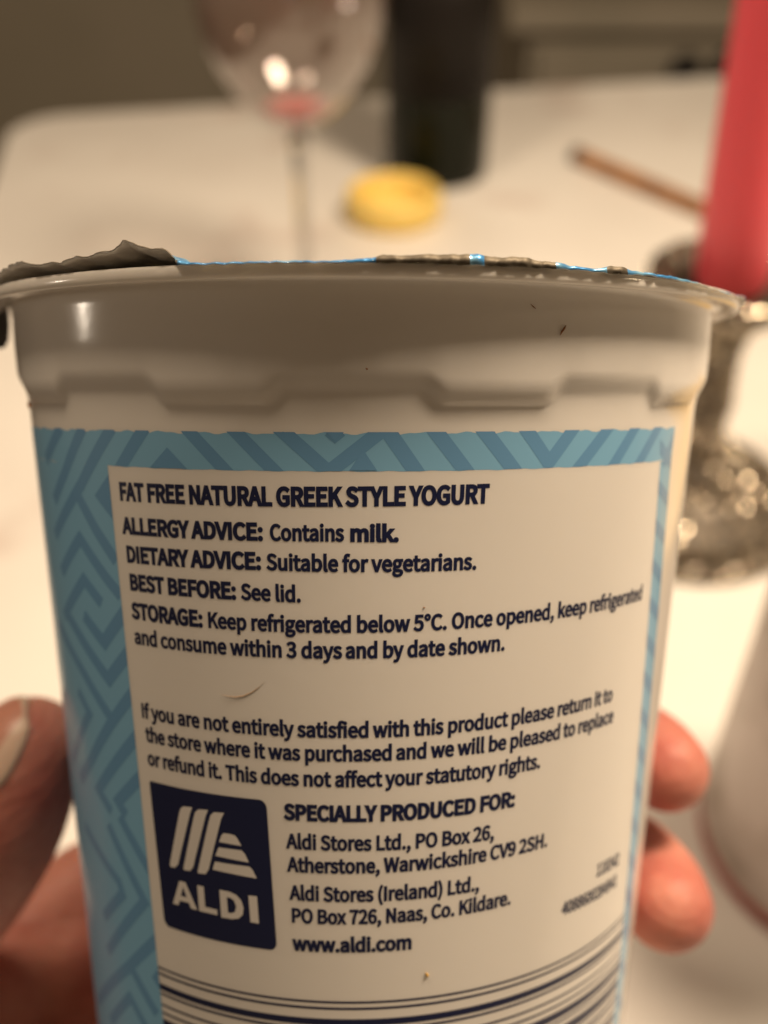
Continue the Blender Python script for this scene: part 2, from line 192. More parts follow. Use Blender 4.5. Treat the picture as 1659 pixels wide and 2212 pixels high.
# ------------------------------------------------------------------ yoghurt pot
pot=empty('yogurt_pot','white plastic yogurt pot with blue zigzag border and navy print, held in the hand','pot',mat=POT)
TABS=[-163,-127,-91,-55.5,-19.5,17,53,89,125,161]
def tabmask(deg):
    m=0
    for c in TABS:
        d=abs((deg-c+180)%360-180); m=max(m,min(1,max(0,(9.8-d)/3.0)))
    return m*m*(3-2*m)
prof=[(0,-107.3),(34.9,-107.3),(35.9,-106.4)]+[(rbody(z)-.75,z) for z in range(-104,-14,5)]+[(43.45,-11.4),(43.7,-10.6),(44.6,-9.2),(44.85,-8),(45,-.5),(45.4,.7),(45.9,1.1),(46.4,1.2),
      (48.3,1.2),(48.75,1.08),(48.93,.78),(48.95,.15),(48.8,-.18),(48.45,-.3),(48.1,-.18),(47.9,.1),(47.4,.22),(46.7,.2),(46.2,.05),(45.9,-.2),(45.75,-.6),(45.68,-1.6),(45.58,-5),(45.38,-8.1),(45.26,-8.7),(45.02,-9.3),(44.74,-9.85),(44.52,-10.2),(44.36,-10.6),(44.24,-11.1)]
prof+=[(rbody(z),z) for z in (-12,-14,-18,-24,-30,-40,-50,-60,-70,-80,-90,-100)]+[(rbody(-106.5),-106.5),(36.4,-108.2),(35.6,-109),(33.5,-109.2),(33,-108.6),(0,-108.5)]
SEG=400; V=[];Fc=[]; n=len(prof)
for i in range(SEG):
    ph=2*math.pi*i/SEG; deg=math.degrees(ph); tm=tabmask(deg)
    for k,(r,z) in enumerate(prof):
        rr,zz=r,z
        if -11.6<z<-7.9:
            if r>44.1:
                zz=z-.95*tm if z>-11.05 else z-.6*tm
                rr=r+.16*tm*max(0,1-abs(z+9.9)/1.5)
            else: zz=z-.6*tm
        V.append((rr*math.sin(ph)*MM,-rr*math.cos(ph)*MM,zz*MM))
for i in range(SEG):
    j=(i+1)%SEG
    for k in range(n-1): Fc.append((i*n+k,j*n+k,j*n+k+1,i*n+k+1))
body=mesh_obj('pot_body',V,Fc,m_pp,pot)
bm=bmesh.new(); bm.from_mesh(body.data); bmesh.ops.remove_doubles(bm,verts=bm.verts,dist=1e-7); bmesh.ops.recalc_face_normals(bm,faces=bm.faces); bm.to_mesh(body.data); bm.free()
# ---- blue printed border: wrapped sheet with a window left for the text panel
D=math.radians
phL=hit(275,1427)[0]; phL0=hit(233,1010)[0]; phLb=hit(352,2200)[0]
phR=hit(1427,993)[0]; phRb=hit(1325,2200)[0]; phE=hit(1457,930)[0]; phEb=hit(1338,2190)[0]
ZT,ZP,ZB=-14.5,-18.2,-104.0
def plz(z,a,b): t=min(1,max(0,(z+18.2)/(-82+18.2))); return a+(b-a)*t
def Lz(z): return plz(z,phL0,phLb)
def Rz(z): return plz(z,phR,phRb)
def Ez(z): return plz(z,phE,phEb)
SK=.0137
def skew(phi): return SK*42*phi*.45
WRAP=D(-268)
def wob(phi): return .10*math.sin(phi*61)+.06*math.sin(phi*137+1)
def sheet(name,fL,fR,zt,zb,mat,off,nu,nv,parent):
    V=[];Fc=[]
    for j in range(nv+1):
        for i in range(nu+1):
            u=i/nu; t=j/nv
            ph0=fL(0);z0=zt; z=zt+(zb-zt)*t; a=fL(z)+(fR(z)-fL(z))*u
            zz=z+skew(a)*(1 if abs(a)<1.6 else 1.6/abs(a)); 
            if j==0: zz+=wob(a)
            if j==nv: zz+=.35*wob(a+1)
            V.append(surf(a,zz,off))
    for j in range(nv):
        for i in range(nu): k=j*(nu+1)+i; Fc.append((k,k+1,k+nu+2,k+nu+1))
    return V,Fc
def join(parts):
    V=[];Fc=[]
    for v,f in parts:
        b=len(V); V+=v; Fc+=[tuple(q+b for q in t) for t in f]
    return V,Fc
Vb,Fb=join([sheet('',lambda z:WRAP,lambda z:Ez(z),ZT,ZP,m_light,.007,480,4,pot),
            sheet('',lambda z:WRAP,lambda z:Lz(z),ZP,ZB,m_light,.007,300,60,pot),
            sheet('',lambda z:Rz(z),lambda z:Ez(z),ZP,ZB,m_light,.007,6,60,pot)])
mesh_obj('printed_border',Vb,Fb,m_light,pot)
# ---- darker zigzag stripes over it, clipped to the border
def clip(poly,a,b,c):   # keep a*x+b*y+c>=0
    out=[]
    for i in range(len(poly)):
        P,Q=poly[i],poly[(i+1)%len(poly)]; p=a*P[0]+b*P[1]+c; q=a*Q[0]+b*Q[1]+c
        if p>=0: out.append(P)
        if (p>=0)!=(q>=0): t=p/(p-q); out.append((P[0]+t*(Q[0]-P[0]),P[1]+t*(Q[1]-P[1])))
    return out
ZV=[];ZF=[]
def emit(poly):
    off=.013+.0011*LAY[0]
    if len(poly)<3: return
    lo=min(p[0] for p in poly); hi=max(p[0] for p in poly); n=max(1,int((hi-lo)/.9)+1)
    for c in range(n):
        x0=lo+(hi-lo)*c/n; x1=lo+(hi-lo)*(c+1)/n
        q=clip(clip(poly,1,0,-x0),-1,0,x1) if n>1 else poly
        if len(q)<3: continue
        b=len(ZV)
        for x,z in q: ZV.append(surf(x/42.,z,off))
        ZF.append(tuple(range(b,b+len(q))))
def edge_fn(F):   # straight line x=p+q*z through the border edge in (s,z) space
    x1,x2=42*F(-18.2),42*F(-82.); q=(x2-x1)/(-82+18.2); return x1-q*(-18.2),q
pL,qL=edge_fn(Lz); pR,qR=edge_fn(Rz); pE,qE=edge_fn(Ez)
cnt=[0]
def stripe_poly(poly):
    sx=sum(p[0] for p in poly)/len(poly); sk=skew(max(-1.6,min(1.6,sx/42.)))
    top=clip(clip(clip(poly,0,-1,ZT+sk+.13),0,1,-(ZP+sk+.03)),-1,qE,pE-.05)
    emit(top)
    left=clip(clip(clip(poly,0,-1,ZP+sk+.03),-1,qL,pL-.03),0,1,-ZB-.5-sk+.6); emit(left)
    right=clip(clip(clip(clip(poly,0,-1,ZP+sk+.03),1,-qR,-pR+.03),-1,qE,pE-.03),0,1,-ZB-.5); emit(right)
LAY=[0]
def stroke(pts,wd=1.5):
    LAY[0]=(LAY[0]+1)%14
    # pts in (s,z) mm ; mitred thick polyline
    P=[np.array(p,float) for p in pts]; n=len(P); Ls=[];Rs=[]
    for i in range(n):
        d0=(P[i]-P[i-1]) if i>0 else P[1]-P[0]; d1_=(P[i+1]-P[i]) if i<n-1 else P[i]-P[i-1]
        d0=d0/np.linalg.norm(d0); d1_=d1_/np.linalg.norm(d1_); nn=np.array([-(d0+d1_)[1],(d0+d1_)[0]]); nn/=max(1e-6,np.linalg.norm(nn))
        n0=np.array([-d0[1],d0[0]]); m=wd/2/max(.35,abs(nn@n0)); Ls.append(P[i]+nn*m); Rs.append(P[i]-nn*m)
    for i in range(n-1):
        L_=np.linalg.norm(P[i+1]-P[i]); k=max(1,int(L_/1.3))
        for j in range(k):
            a,b=j/k,(j+1)/k
            q=[Ls[i]+(Ls[i+1]-Ls[i])*a,Ls[i]+(Ls[i+1]-Ls[i])*b,Rs[i]+(Rs[i+1]-Rs[i])*b,Rs[i]+(Rs[i+1]-Rs[i])*a]
            stripe_poly([tuple(t) for t in q])
def H(x,y):
    a,z=hit(x,y); return (42*a,z)
def z3(x,y): return H(x/2,493.8+y/2)
def z4(x,y): return H(829.6+x/2,493.8+y/2)
def r1(x,y): return H(54.9+.1984*x,910.8+.1984*y)
def r2(x,y): return H(82.3+.1984*x,1316.8+.1984*y)
def r3(x,y): return H(137.2+.2064*x,1755.7+.2064*y)
def ext(a,b,k=.25): return (a[0]+(a[0]-b[0])*k,a[1]+(a[1]-b[1])*k)
def tri(p): LAY[0]=15; stripe_poly(p)
def line(a,b,wd=1.5): stroke([ext(a,b),ext(b,a)],wd)
line(z3(822,882),z3(968,1040),1.35); line(z3(1025,885),z3(1178,1040),1.35)
a,v,b=z3(1232,885),z3(1420,1052),z3(1640,880); stroke([ext(a,v),v,ext(b,v)],1.4)
stroke([z3(1412,884),z3(1447,912),z3(1482,884)],.6); tri([z3(1398,870),z3(1446,918),z3(1496,870)])
tri([z3(722,945),z3(640,1042),z3(812,1042)])
line(z4(20,880),z4(130,1038),1.5); line(z4(228,882),z4(342,1032),1.5); line(z4(437,878),z4(552,1030),1.5)
a,v,b=z4(618,872),z4(712,1012),z4(818,865); stroke([ext(a,v),v,ext(b,v)],1.45)
line(z4(970,861),z4(852,1017),1.4); line(z4(1088,856),z4(1000,1005),1.4); line(z4(1188,853),z4(1108,1000),1.4); line(z4(1250,905),z4(1215,1000),1.2)
tri([z4(-90,955),z4(-150,1045),z4(-30,1045)])
# left side
stroke([r1(1300,60),r1(1045,480),r1(1000,560)],1.45)
stroke([r1(940,60),r1(610,680),r1(490,890),r1(330,1240)],1.5); stroke([r1(570,800),r1(770,1180),r1(990,1520)],1.5)
stroke([r1(625,60),r1(430,560),r1(320,860)],1.5); stroke([r1(385,60),r1(230,420)],1.5)
tri([r1(755,805),r1(960,500),r1(990,1110)])
stroke([r1(400,1640),r1(595,1270),r1(880,1700),r1(1040,1900)],1.5)
stroke([r1(430,2120),r1(500,1960),r1(640,1720),r1(830,1980)],1.5)
stroke([r2(500,60),r2(720,360),r2(950,20)],1.6)
stroke([r2(330,60),r2(420,220),r2(770,760),r2(1010,440)],1.6)
stroke([r2(230,130),r2(500,690),r2(800,1190)],1.5); stroke([r2(1080,850),r2(800,1230),r2(580,1640),r2(470,1850)],1.5)
stroke([r2(440,880),r2(560,1130),r2(430,1480),r2(380,1640)],1.4)
stroke([r2(1110,1340),r2(870,1640),r2(660,1960),r2(800,2200)],1.5); stroke([r2(1150,1790),r2(870,2090),r2(960,2240)],1.5)
stroke([r3(230,120),r3(580,720),r3(620,850),r3(430,1090)],1.4); stroke([r3(470,120),r3(850,930),r3(470,1450)],1.4); stroke([r3(590,40),r3(960,700)],1.4)
stroke([r3(1010,1300),r3(690,1610),r3(370,1980)],1.5); stroke([r3(700,1600),r3(980,2110)],1.5)
tri([r3(925,1720),r3(1090,1480),r3(1100,1990)])
stroke([r3(500,2180),r3(700,1930),r3(870,2250)],1.4)
# the side turned away: the same zigzags go on regularly
s0=42*D(-72)
for k in range(24):
    x=s0-2-k*8.5
    if x<42*WRAP+4: break
    for zz in range(0,9):
        z=-12-zz*11
        stroke([(x+2,z),(x-2.2,z-5.5),(x+2,z-11)],1.5)
        if k%2: stroke([(x-1.8,z-1),(x-5.2,z-5.5),(x-1.8,z-10)],1.2)
# right hand strip
for k,yy in enumerate((985,1066,1148,1232,1312,1392,1470,1548,1626,1703,1780,1856,1932,2008,2084,2160)):
    xm=1440-(yy-985)*.0905
    a=H(xm-8,yy-40); b=H(xm+8,yy+40); c=H(xm+9,yy-4); LAY[0]=12; stripe_poly([H(xm-14,yy-36),H(xm-14,yy-4),H(xm+12,yy+38),H(xm+12,yy+2)])
zz=mesh_obj('zigzag_stripes',ZV,ZF,m_dark,pot)
# ---- lettering
GL=json.loads(GLYPHS)
def offset_loop(P,d):
    n=len(P); out=[]
    for i in range(n):
        a,b,c=P[i-1],P[i],P[(i+1)%n]
        e0=b-a; e1=c-b; l0=np.linalg.norm(e0); l1=np.linalg.norm(e1)
        if l0<1e-6 or l1<1e-6: out.append(b); continue
        n0=np.array([e0[1],-e0[0]])/l0; n1=np.array([e1[1],-e1[0]])/l1; m=n0+n1; q=m@m
        if q<.5: out.append(b+(n0+n1)*d*.6)
        else: out.append(b+m*(2*d/q))
    return out
def sarea(P): return .5*sum(P[i-1][0]*P[i][1]-P[i][0]*P[i-1][1] for i in range(len(P)))
GC={}
def glyph(ch,sx,sy,off):
    key=(ch,round(sx,4),round(sy,4),off)
    if key in GC: return GC[key]
    loops=[np.array(l,float).reshape(-1,2)*(sx,sy)/1000 for l in GL[ch][1:]]
    loops=[[p for i,p in enumerate(l) if np.linalg.norm(p-l[i-1])>1e-4] for l in loops]
    if not loops: GC[key]=([],[]); return GC[key]
    ar=[sarea(l) for l in loops]; big=max(ar,key=abs); s=1 if big>0 else -1
    P=[];E=[]
    for l in loops:
        q=offset_loop(l,off*s); b=len(P); P+=[Vector(p) for p in q]; E+=[(b+i,b+(i+1)%len(q)) for i in range(len(q))]
    vo,eo,fo,_,_,_=delaunay_2d_cdt(P,E,[],3 if False else 1,1e-5)
    # keep triangles by non-zero/even-odd test against the loops
    qs=[];b=0
    for l in loops: qs.append([P[b+i] for i in range(len(l))]); b+=len(l)
    F2=[]
    for f in fo:
        cx=sum(vo[i].x for i in f)/3; cy=sum(vo[i].y for i in f)/3; wn=0
        for q in qs:
            for i in range(len(q)):
                A,B=q[i-1],q[i]
                if (A.y>cy)!=(B.y>cy):
                    xx=A.x+(cy-A.y)*(B.x-A.x)/(B.y-A.y)
                    if xx>cx: wn+=1 if B.y>A.y else -1
        if wn!=0: F2.append(tuple(f))
    GC[key]=([(v.x,v.y) for v in vo],F2); return GC[key]
def tw(t,track): return sum(GL[c][0]+track for c in t)/1000-track/1000
def textrun(t,x0,y0,x1,y1,cap,off,track=0,VV=None,FF_=None,lift=.026):
    a0,z0=hit(x0,y0); a1,z1=hit(x1,y1); rm=rbody((z0+z1)/2); L=(a1-a0)*rm; sx=L/tw(t,track); pen=0
    for ch in t:
        g=GL[ch]
        if ch!=' ':
            vo,fo=glyph(ch,sx,cap,off); b=len(VV)
            for x,y in vo:
                u=(pen*sx+x)/L; VV.append(surf(a0+(a1-a0)*u,z0+(z1-z0)*u+y,lift))
            FF_+=[tuple(q+b for q in f) for f in fo]
        pen+=(g[0]+track)/1000
def textline(runs,mat=None,parent=None,name='lettering',lift=.026):
    VV=[];FF_=[]
    for r in runs: textrun(*r,VV=VV,FF_=FF_,lift=lift)
    return mesh_obj(name,VV,FF_,mat or m_navy,parent or pot,smooth=True)
HB,BD=.130,.088
textline([("FAT FREE NATURAL GREEK STYLE YOGURT",259,1079,1055,1085,1.76,HB)])
textline([("ALLERGY ADVICE:",267,1151,569,1166,1.62,HB),("Contains",583,1166.5,743,1168,1.56,BD),("milk.",755,1168,862,1168.5,1.52,HB)])
textline([("DIETARY ADVICE:",274,1212.6,565,1229,1.62,HB),("Suitable for vegetarians.",576,1230,1029.6,1228.6,1.56,BD)])
textline([("BEST BEFORE:",281,1272.6,511,1293.4,1.62,HB),("See lid.",521,1294,651,1300,1.56,BD)])
textline([("STORAGE:",286,1334,439,1353.6,1.62,HB),("Keep refrigerated below 5°C.",448.5,1354.5,966,1358.5,1.56,BD),("Once opened, keep refrigerated",975,1357.6,1386,1293.6,1.56,BD)])
textline([("and consume within 3 days",291.5,1389,739,1421,1.56,BD),("and by date shown.",746,1421,1090.6,1403.6,1.56,BD)])
textline([("If you are not entirely satisfied",306,1548.6,798,1592,1.56,BD),("with this product please return it to",806,1592,1322,1512.6,1.56,BD)])
textline([("the store where it was purchased",316,1600,848,1641,1.56,BD),("and we will be pleased to replace",855,1640.5,1323.6,1558.6,1.56,BD)])
textline([("or refund it. This does not affect",320,1651,825,1697.3,1.56,BD),("your statutory rights.",833,1697,1167,1657.6,1.56,BD)])
textline([("SPECIALLY PRODUCED FOR:",614,1768.6,1112,1740,1.62,HB)])
textline([("Aldi Stores Ltd., PO Box 26,",620,1831,1067,1811,1.56,BD)])
textline([("Atherstone, Warwickshire CV9 2SH.",622,1881,1182,1827,1.56,BD)])
textline([("Aldi Stores (Ireland) Ltd.,",627,1942,1035,1922,1.56,BD)])
textline([("PO Box 726, Naas, Co. Kildare.",629,1991,1103,1952,1.56,BD)])
textline([("www.aldi.com",633,2051,890,2048.5,1.55,HB*.85)])
textline([("118342",1287,1894,1336,1866,1.5,.075)])
textline([("4088600284941",1213,1977,1331,1912,1.5,.075)])
# ---- square navy logo, stripes knocked out of it
a_,z_=hit(322.5,1686); b_,zb_=hit(575,1728.6); c_,zc_=hit(598.5,2053.6); d_,zd_=hit(356,1998.6)
cor=[np.array((42*a_,z_)),np.array((42*b_,zb_)),np.array((42*c_,zc_)),np.array((42*d_,zd_))]
def LG(u,v):  # logo unit square (u right, v down) -> (s,z)
    return cor[0]*(1-u)*(1-v)+cor[1]*u*(1-v)+cor[2]*u*v+cor[3]*(1-u)*v
def fillpoly(poly,off,name,mat,parent,step=.05):
    "poly in logo unit space, cut by a grid so that it follows the curved wall"
    V=[];F_=[]
    xs=[p[0] for p in poly]; ys=[p[1] for p in poly]
    x=math.floor(min(xs)/step)*step
    P=[Vector(p) for p in poly]; n=len(P); E=[(i,(i+1)%n) for i in range(n)]
    while x<max(xs):
        # strips only along u; convexity not needed because of the cdt
        x+=step
        y0,y1=min(ys)-.1,max(ys)+.1; b=len(P); P+=[Vector((x,y0)),Vector((x,y1))]; E.append((b,b+1))
    vo,eo,fo,_,_,_=delaunay_2d_cdt(P,E,[],0,1e-6)
    for f in fo:
        cx=sum(vo[i].x for i in f)/len(f); cy=sum(vo[i].y for i in f)/len(f); c=False
        for i in range(n):
            A,B=poly[i-1],poly[i]
            if (A[1]>cy)!=(B[1]>cy) and cx<A[0]+(cy-A[1])*(B[0]-A[0])/(B[1]-A[1]): c=not c
        if c: F_.append(tuple(f))
    for v in vo: s,z=LG(v.x,v.y); V.append(surf(s/42.,z,off))
    return mesh_obj(name,V,F_,mat,parent)
rc=.055; sq=[]
for cx,cy,a0 in ((1-rc,rc,-90),(1-rc,1-rc,0),(rc,1-rc,90),(.02,.02,180)):
    r_=rc if cx!=.02 else .02
    for k in range(7): a=math.radians(a0+90*k/6); sq.append((cx+r_*math.cos(a),cy+r_*math.sin(a)))
logo=fillpoly(sq,.012,'logo_square',m_navy,pot)
# map the zoomed picture of the logo (550,3000 -> 1659 px wide for 600) to unit space
def LZ(x,y):
    h=hit((550+x*.36166)/1.82278,(3000+y*.36166)/1.82278); T=np.array((42*h[0],h[1])); u,v=.5,.5
    for _ in range(8):
        e=T-LG(u,v); J=np.array([(LG(u+1e-3,v)-LG(u,v))/1e-3,(LG(u,v+1e-3)-LG(u,v))/1e-3]).T; du,dv=np.linalg.solve(J,e); u+=du; v+=dv
    return (u,v)
def lp(*q): return [LZ(x,y) for x,y in q]
for q in ([(330,1112),(431,560),(446,506),(478,484),(572,492),(550,560),(418,1118),(385,1150),(338,1142)],
          [(478,1155),(588,605),(606,545),(640,516),(744,522),(718,590),(584,1140),(552,1186),(484,1176)],
          [(632,1195),(752,650),(772,580),(810,546),(918,556),(886,622),(752,1170),(720,1220),(640,1212)],
          [(865,870),(890,800),(915,775),(985,785),(1035,800),(1065,835),(1108,915)],
          [(825,1020),(860,930),(1108,962),(1145,1000),(1190,1095)],
          [(795,1170),(820,1085),(1195,1140),(1230,1175),(1275,1268)]):
    fillpoly(lp(*q),.02,'logo_stripe',m_white,logo,.05)
def logo_text():
    VV=[];F_=[]
    A=lambda s,h: s
    G={'A':([(0,0),(330,1000),(640,1000),(1000,0),(745,0),(680,200),(290,200),(235,0)],[(350,400),(490,790),(620,400)]),
       'L':([(0,0),(0,1000),(270,1000),(270,215),(760,215),(760,0)],None),
       'D':([(0,0),(0,1000),(400,1000),(660,930),(830,760),(890,500),(830,240),(660,70),(400,0)],[(270,215),(270,785),(390,785),(540,715),(610,500),(540,285),(390,215)]),
       'I':([(0,0),(0,1000),(300,1000),(300,0)],None)}
    def place(ch,bl,br,tl,tr):
        out,inn=G[ch]; w=max(p[0] for p in out)
        P=[Vector((p[0]/w,p[1]/1000)) for p in out]; n=len(P); E=[(i,(i+1)%n) for i in range(n)]
        lo=[P[:n]]
        if inn:
            b=len(P); Q=[Vector((p[0]/w,p[1]/1000)) for p in inn]; P+=Q; E+=[(b+i,b+(i+1)%len(Q)) for i in range(len(Q))]; lo.append(Q)
        vo,eo,fo,_,_,_=delaunay_2d_cdt(P,E,[],0,1e-6); b=len(VV)
        for v in vo:
            x,y=v.x,v.y; q=np.array(bl)*(1-x)*(1-y)+np.array(br)*x*(1-y)+np.array(tl)*(1-x)*y+np.array(tr)*x*y
            s,z=LG(*LZ(*q)); VV.append(surf(s/42.,z,.04))
        for f in fo:
            cx=sum(vo[i].x for i in f)/len(f); cy=sum(vo[i].y for i in f)/len(f); c=False
            for q in lo:
                for i in range(len(q)):
                    A_,B=q[i-1],q[i]
                    if (A_.y>cy)!=(B.y>cy) and cx<A_.x+(cy-A_.y)*(B.x-A_.x)/(B.y-A_.y): c=not c
            if c: F_.append(tuple(i+b for i in f))
    place('A',(372,1545),(625,1612),(420,1275),(620,1330)) if False else place('A',(365,1540),(630,1612),(365,1275),(575,1330))
    place('L',(650,1620),(850,1668),(628,1340),(825,1385))
    place('D',(890,1690),(1150,1735),(870,1390),(1115,1440))
    place('I',(1208,1742),(1300,1760),(1185,1452),(1278,1462))
    return mesh_obj('logo_lettering',VV,F_,m_white,logo)
logo_text()
# ---- barcode: bars run round the pot
zb=hit(759,2165.7)[1]-SK*42*hit(759,2165.7)[0]
for dz,wd in ((0,.27),(.76,.30),(2.42,.80),(3.30,.30),(4.72,.28),(5.75,.28),(7.05,1.0),(8.05,.3),(9.45,1.25),(10.5,.22),(11.5,.6),(12.6,.3),(14.1,1.1),(15.4,.3),(16.6,.3),(18.2,1.0),(19.3,.3),(20.6,.8)):
    V=[];F_=[];n_=110
    for i in range(n_+1):
        zc=zb-dz; A,B=Lz(zc)+.001,Rz(zc)-.001; a=A+(B-A)*i/n_; z=zc+SK*42*a
        V+= [surf(a,z+wd/2,.014),surf(a,z-wd/2,.014)]
    F_=[(2*i,2*i+2,2*i+3,2*i+1) for i in range(n_)]
    mesh_obj('barcode_bar',V,F_,m_navy,pot)
# ---- torn foil lid
FC=[(-5,594),(8,581),(48,565),(63,572),(87,573),(106,568),(130,569),(148,560),(167,553),(190,557),(212,547),(246,541),(259,531),(267,519),(280,523),(299,532),(325,540),(352,537),(365,549),(381,562),(407,567),(440,568),(500,566),(570,564),(640,563),(700,564),(760,560),(806,557),(828,549),(860,553),(900,550),(980,549),(1029,549),(1080,555),(1140,556),(1170,565),(1200,566),(1230,573),(1260,578),(1300,581),(1316,574),(1345,577),(1365,585),(1420,592),(1490,606),(1540,622),(1580,636)]
fz=sorted(hit(x,y,49.3) for x,y in FC); fa=[q[0] for q in fz]; fh=[q[1] for q in fz]
def edge_h(ph):
    p=(ph+math.pi)%(2*math.pi)-math.pi
    if p<fa[0]: t=min(1,(fa[0]-p)/.5); return fh[0]*(1-t)+1.6*t+.35*noise.noise(Vector((p*14,3,0)))
    if p>fa[-1]: t=min(1,(p-fa[-1])/.4); return fh[-1]*(1-t)+1.7*t+.3*noise.noise(Vector((p*14,5,0)))
    return float(np.interp(p,fa,fh))
V=[];Fc=[];NF=900; rr_=[0.5,10,20,28,34,39,42,44,45.5,46.8,47.8,48.5,49.0,49.3]
dk=[]
for i in range(NF):
    ph=2*math.pi*i/NF; h=edge_h(ph)+.10*noise.noise(Vector((math.cos(ph)*60,math.sin(ph)*60,0)))
    lift=max(0,h-1.9); jag=.35*noise.noise(Vector((math.cos(ph)*45,math.sin(ph)*45,2)))+.15*noise.noise(Vector((math.cos(ph)*140,math.sin(ph)*140,4)))
    for k,r in enumerate(rr_):
        t=max(0,(r-44)/5.3); base=1.32+ (0.18*math.sin(r*.4)*math.cos(3*ph) if r<44 else 0)
        z=base+(h-base)*t**1.3 if lift<=0 else base+(h-base)*t**.8
        if r<46: z+=.5*lift*max(0,(r-34)/12)
        cr=.35*lift*noise.noise(Vector((math.cos(ph)*r*.5,math.sin(ph)*r*.5,1))) if r>40 and r<49.2 else 0
        q=r+(jag if r>49 else 0)
        V.append((q*math.sin(ph)*MM,-q*math.cos(ph)*MM,(z+cr)*MM))
nr=len(rr_)
# outer curl: where the foil is not lifted its printed edge is bent down over the rim
curl=[];CB=[]
for i in range(NF):
    ph=2*math.pi*i/NF; h=edge_h(ph); p=(ph+math.pi)%(2*math.pi)-math.pi
    nz=noise.noise(Vector((p*9,7,0)))
    xq=pot_proj((49*math.sin(ph),-49*math.cos(ph),1.5))[0] if abs(p)<1.35 else 600
    bare=(xq<384) or (810<xq<1195 and not 1010<xq<1040) or 1300<xq<1345
    CB.append(1 if (bare or h>2.6) else 0)
    c=0.0 if (h>2.6 or xq<384) else 1.0
    x,z,y=V[i*nr+nr-1][0],V[i*nr+nr-1][2],V[i*nr+nr-1][1]; L_=math.hypot(x,y)
    drop=(max(0,h-1.05)+.06+.15*nz)*c-.04*(1-c); k=(L_+(.00012 if c>.3 else -.00005))/L_
    curl.append((x*k,y*k,z-drop*MM))
base_n=len(V); V+=curl
for i in range(NF):
    j=(i+1)%NF
    for k in range(nr-1): Fc.append((i*nr+k,j*nr+k,j*nr+k+1,i*nr+k+1))
    Fc.append((i*nr+nr-1,j*nr+nr-1,base_n+j,base_n+i))
MI=[0]*len(Fc)
for i in range(NF): MI[i*nr+nr-1]=2*CB[i]
Fc=[tuple(reversed(f)) for f in Fc]
m_foilp=material('foil_printed_blue',(.10,.36,.66),.32,.35,coat=.3)
N_,L_n,b_=nt(m_foilp); add_noise_color(m_foilp,(.06,.27,.60),(.30,.60,.80),260,3,.45,.62)
m_foil=material('foil_bare',(.88,.87,.84),.42,.3); add_bump(m_foil,500,.5,.0005,'noise',3,(1,1,3)); m_foilc=material('foil_shaded_creases',(.15,.13,.10),.6,.8)  # second bare foil has the shade of the crumpled rim put into its colour
foil=mesh_obj('foil_lid',V,Fc,parent=pot,mats=[m_foilp,m_foil,m_foilc],midx=MI)
bm=bmesh.new(); bm.from_mesh(foil.data); 
up=sum(f.normal.z for f in bm.faces)
if up<0: bmesh.ops.reverse_faces(bm,faces=bm.faces)
bm.to_mesh(foil.data); bm.free()
so=foil.modifiers.new('thickness','SOLIDIFY'); so.thickness=.00007; so.offset=-1; so.material_offset=1; so.material_offset_rim=1
# pull tab hanging down at the left
V=[];Fc=[]
P0=[(-12,650,137),(20,662,137),(16,765,139),(-18,770,139)]
def toPot(Pw): return tuple(POT.inverted()@Vector(Pw*MM))
q=[Vector(toPot(at(*p))) for p in [(-30,645,134),(14,655,133),(19,700,134),(17,735,135),(8,752,135.5),(-40,756,136)]]
for dd in (0,.0004): V+=[tuple(v+Vector((0,dd,0))) for v in q]
nq=len(q); Fc=[tuple(range(nq)),tuple(reversed(range(nq,2*nq)))]+[(i,(i+1)%nq,nq+(i+1)%nq,nq+i) for i in range(nq)]
m_tab=material('foil_tab_dark',(.07,.065,.06),.4,.5)
mesh_obj('pull_tab',V,Fc,m_tab,pot,smooth=False)
# ------------------------------------------------------------------ specks on the pot
def tubeline(name,pts,rad,mat,taper=True):
    c=[Vector(p) for p in pts]; V=[];Fc=[];n=len(c);k=8
    for i,p in enumerate(c):
        t=(c[min(i+1,n-1)]-c[max(i-1,0)]).normalized(); a=t.orthogonal().normalized(); b=t.cross(a)
        r=rad*(math.sin(math.pi*(i+.35)/(n-.3)) if taper else 1)
        for j in range(k): V.append(p+(a*math.cos(2*math.pi*j/k)+b*math.sin(2*math.pi*j/k))*r)
    for i in range(n-1):
        for j in range(k): Fc.append((i*k+j,i*k+(j+1)%k,(i+1)*k+(j+1)%k,(i+1)*k+j))
    Fc+= [tuple(range(k)),tuple(reversed(range((n-1)*k,n*k)))]
    return mesh_obj(name,V,Fc,mat)
m_hair=material('hair_brown',(.34,.21,.11),.5); m_crumb=material('crumb_brown',(.26,.10,.03),.7); m_yc=material('crumb_yellow',(.62,.36,.06),.7)
def onpot(x,y,off): a,z=hit(x,y); return tuple(POT@Vector(surf(a,z,off)))
hp=[(477,1499),(490,1503.5),(508,1505.5),(526,1503.5),(545,1495),(560,1484),(572,1471)]
hs=[onpot(x,y,.045+.02*math.sin(i)) for i,(x,y) in enumerate(hp)]
tag(tubeline('hair',[tuple(Vector(hs[int(i/3)]).lerp(Vector(hs[min(6,int(i/3)+1)]),(i%3)/3)) for i in range(19)],.00004,m_hair),'fine curved brown hair lying on the pot label below the storage text','hair')
def crumb(pts,rad,mat,label,r):
    P=[tuple(POT@Vector(surf(*hit(x,y,r),rad*900,r=r))) for x,y in pts]; return tag(tubeline('crumb',P,rad,mat),label,'crumb')
crumb([(1209,724),(1213,716),(1218,709),(1221,703)],.00011,m_crumb,'thin reddish brown sliver stuck to the pot shoulder at the right',45.6)
crumb([(1146,657),(1151,662),(1157,667)],.00006,m_crumb,'tiny brown fleck high on the pot shoulder right of centre',45.65)
crumb([(790,795),(793,798),(795,797)],.00010,m_crumb,'dark brown dot low on the pot shoulder at the centre',45.55)
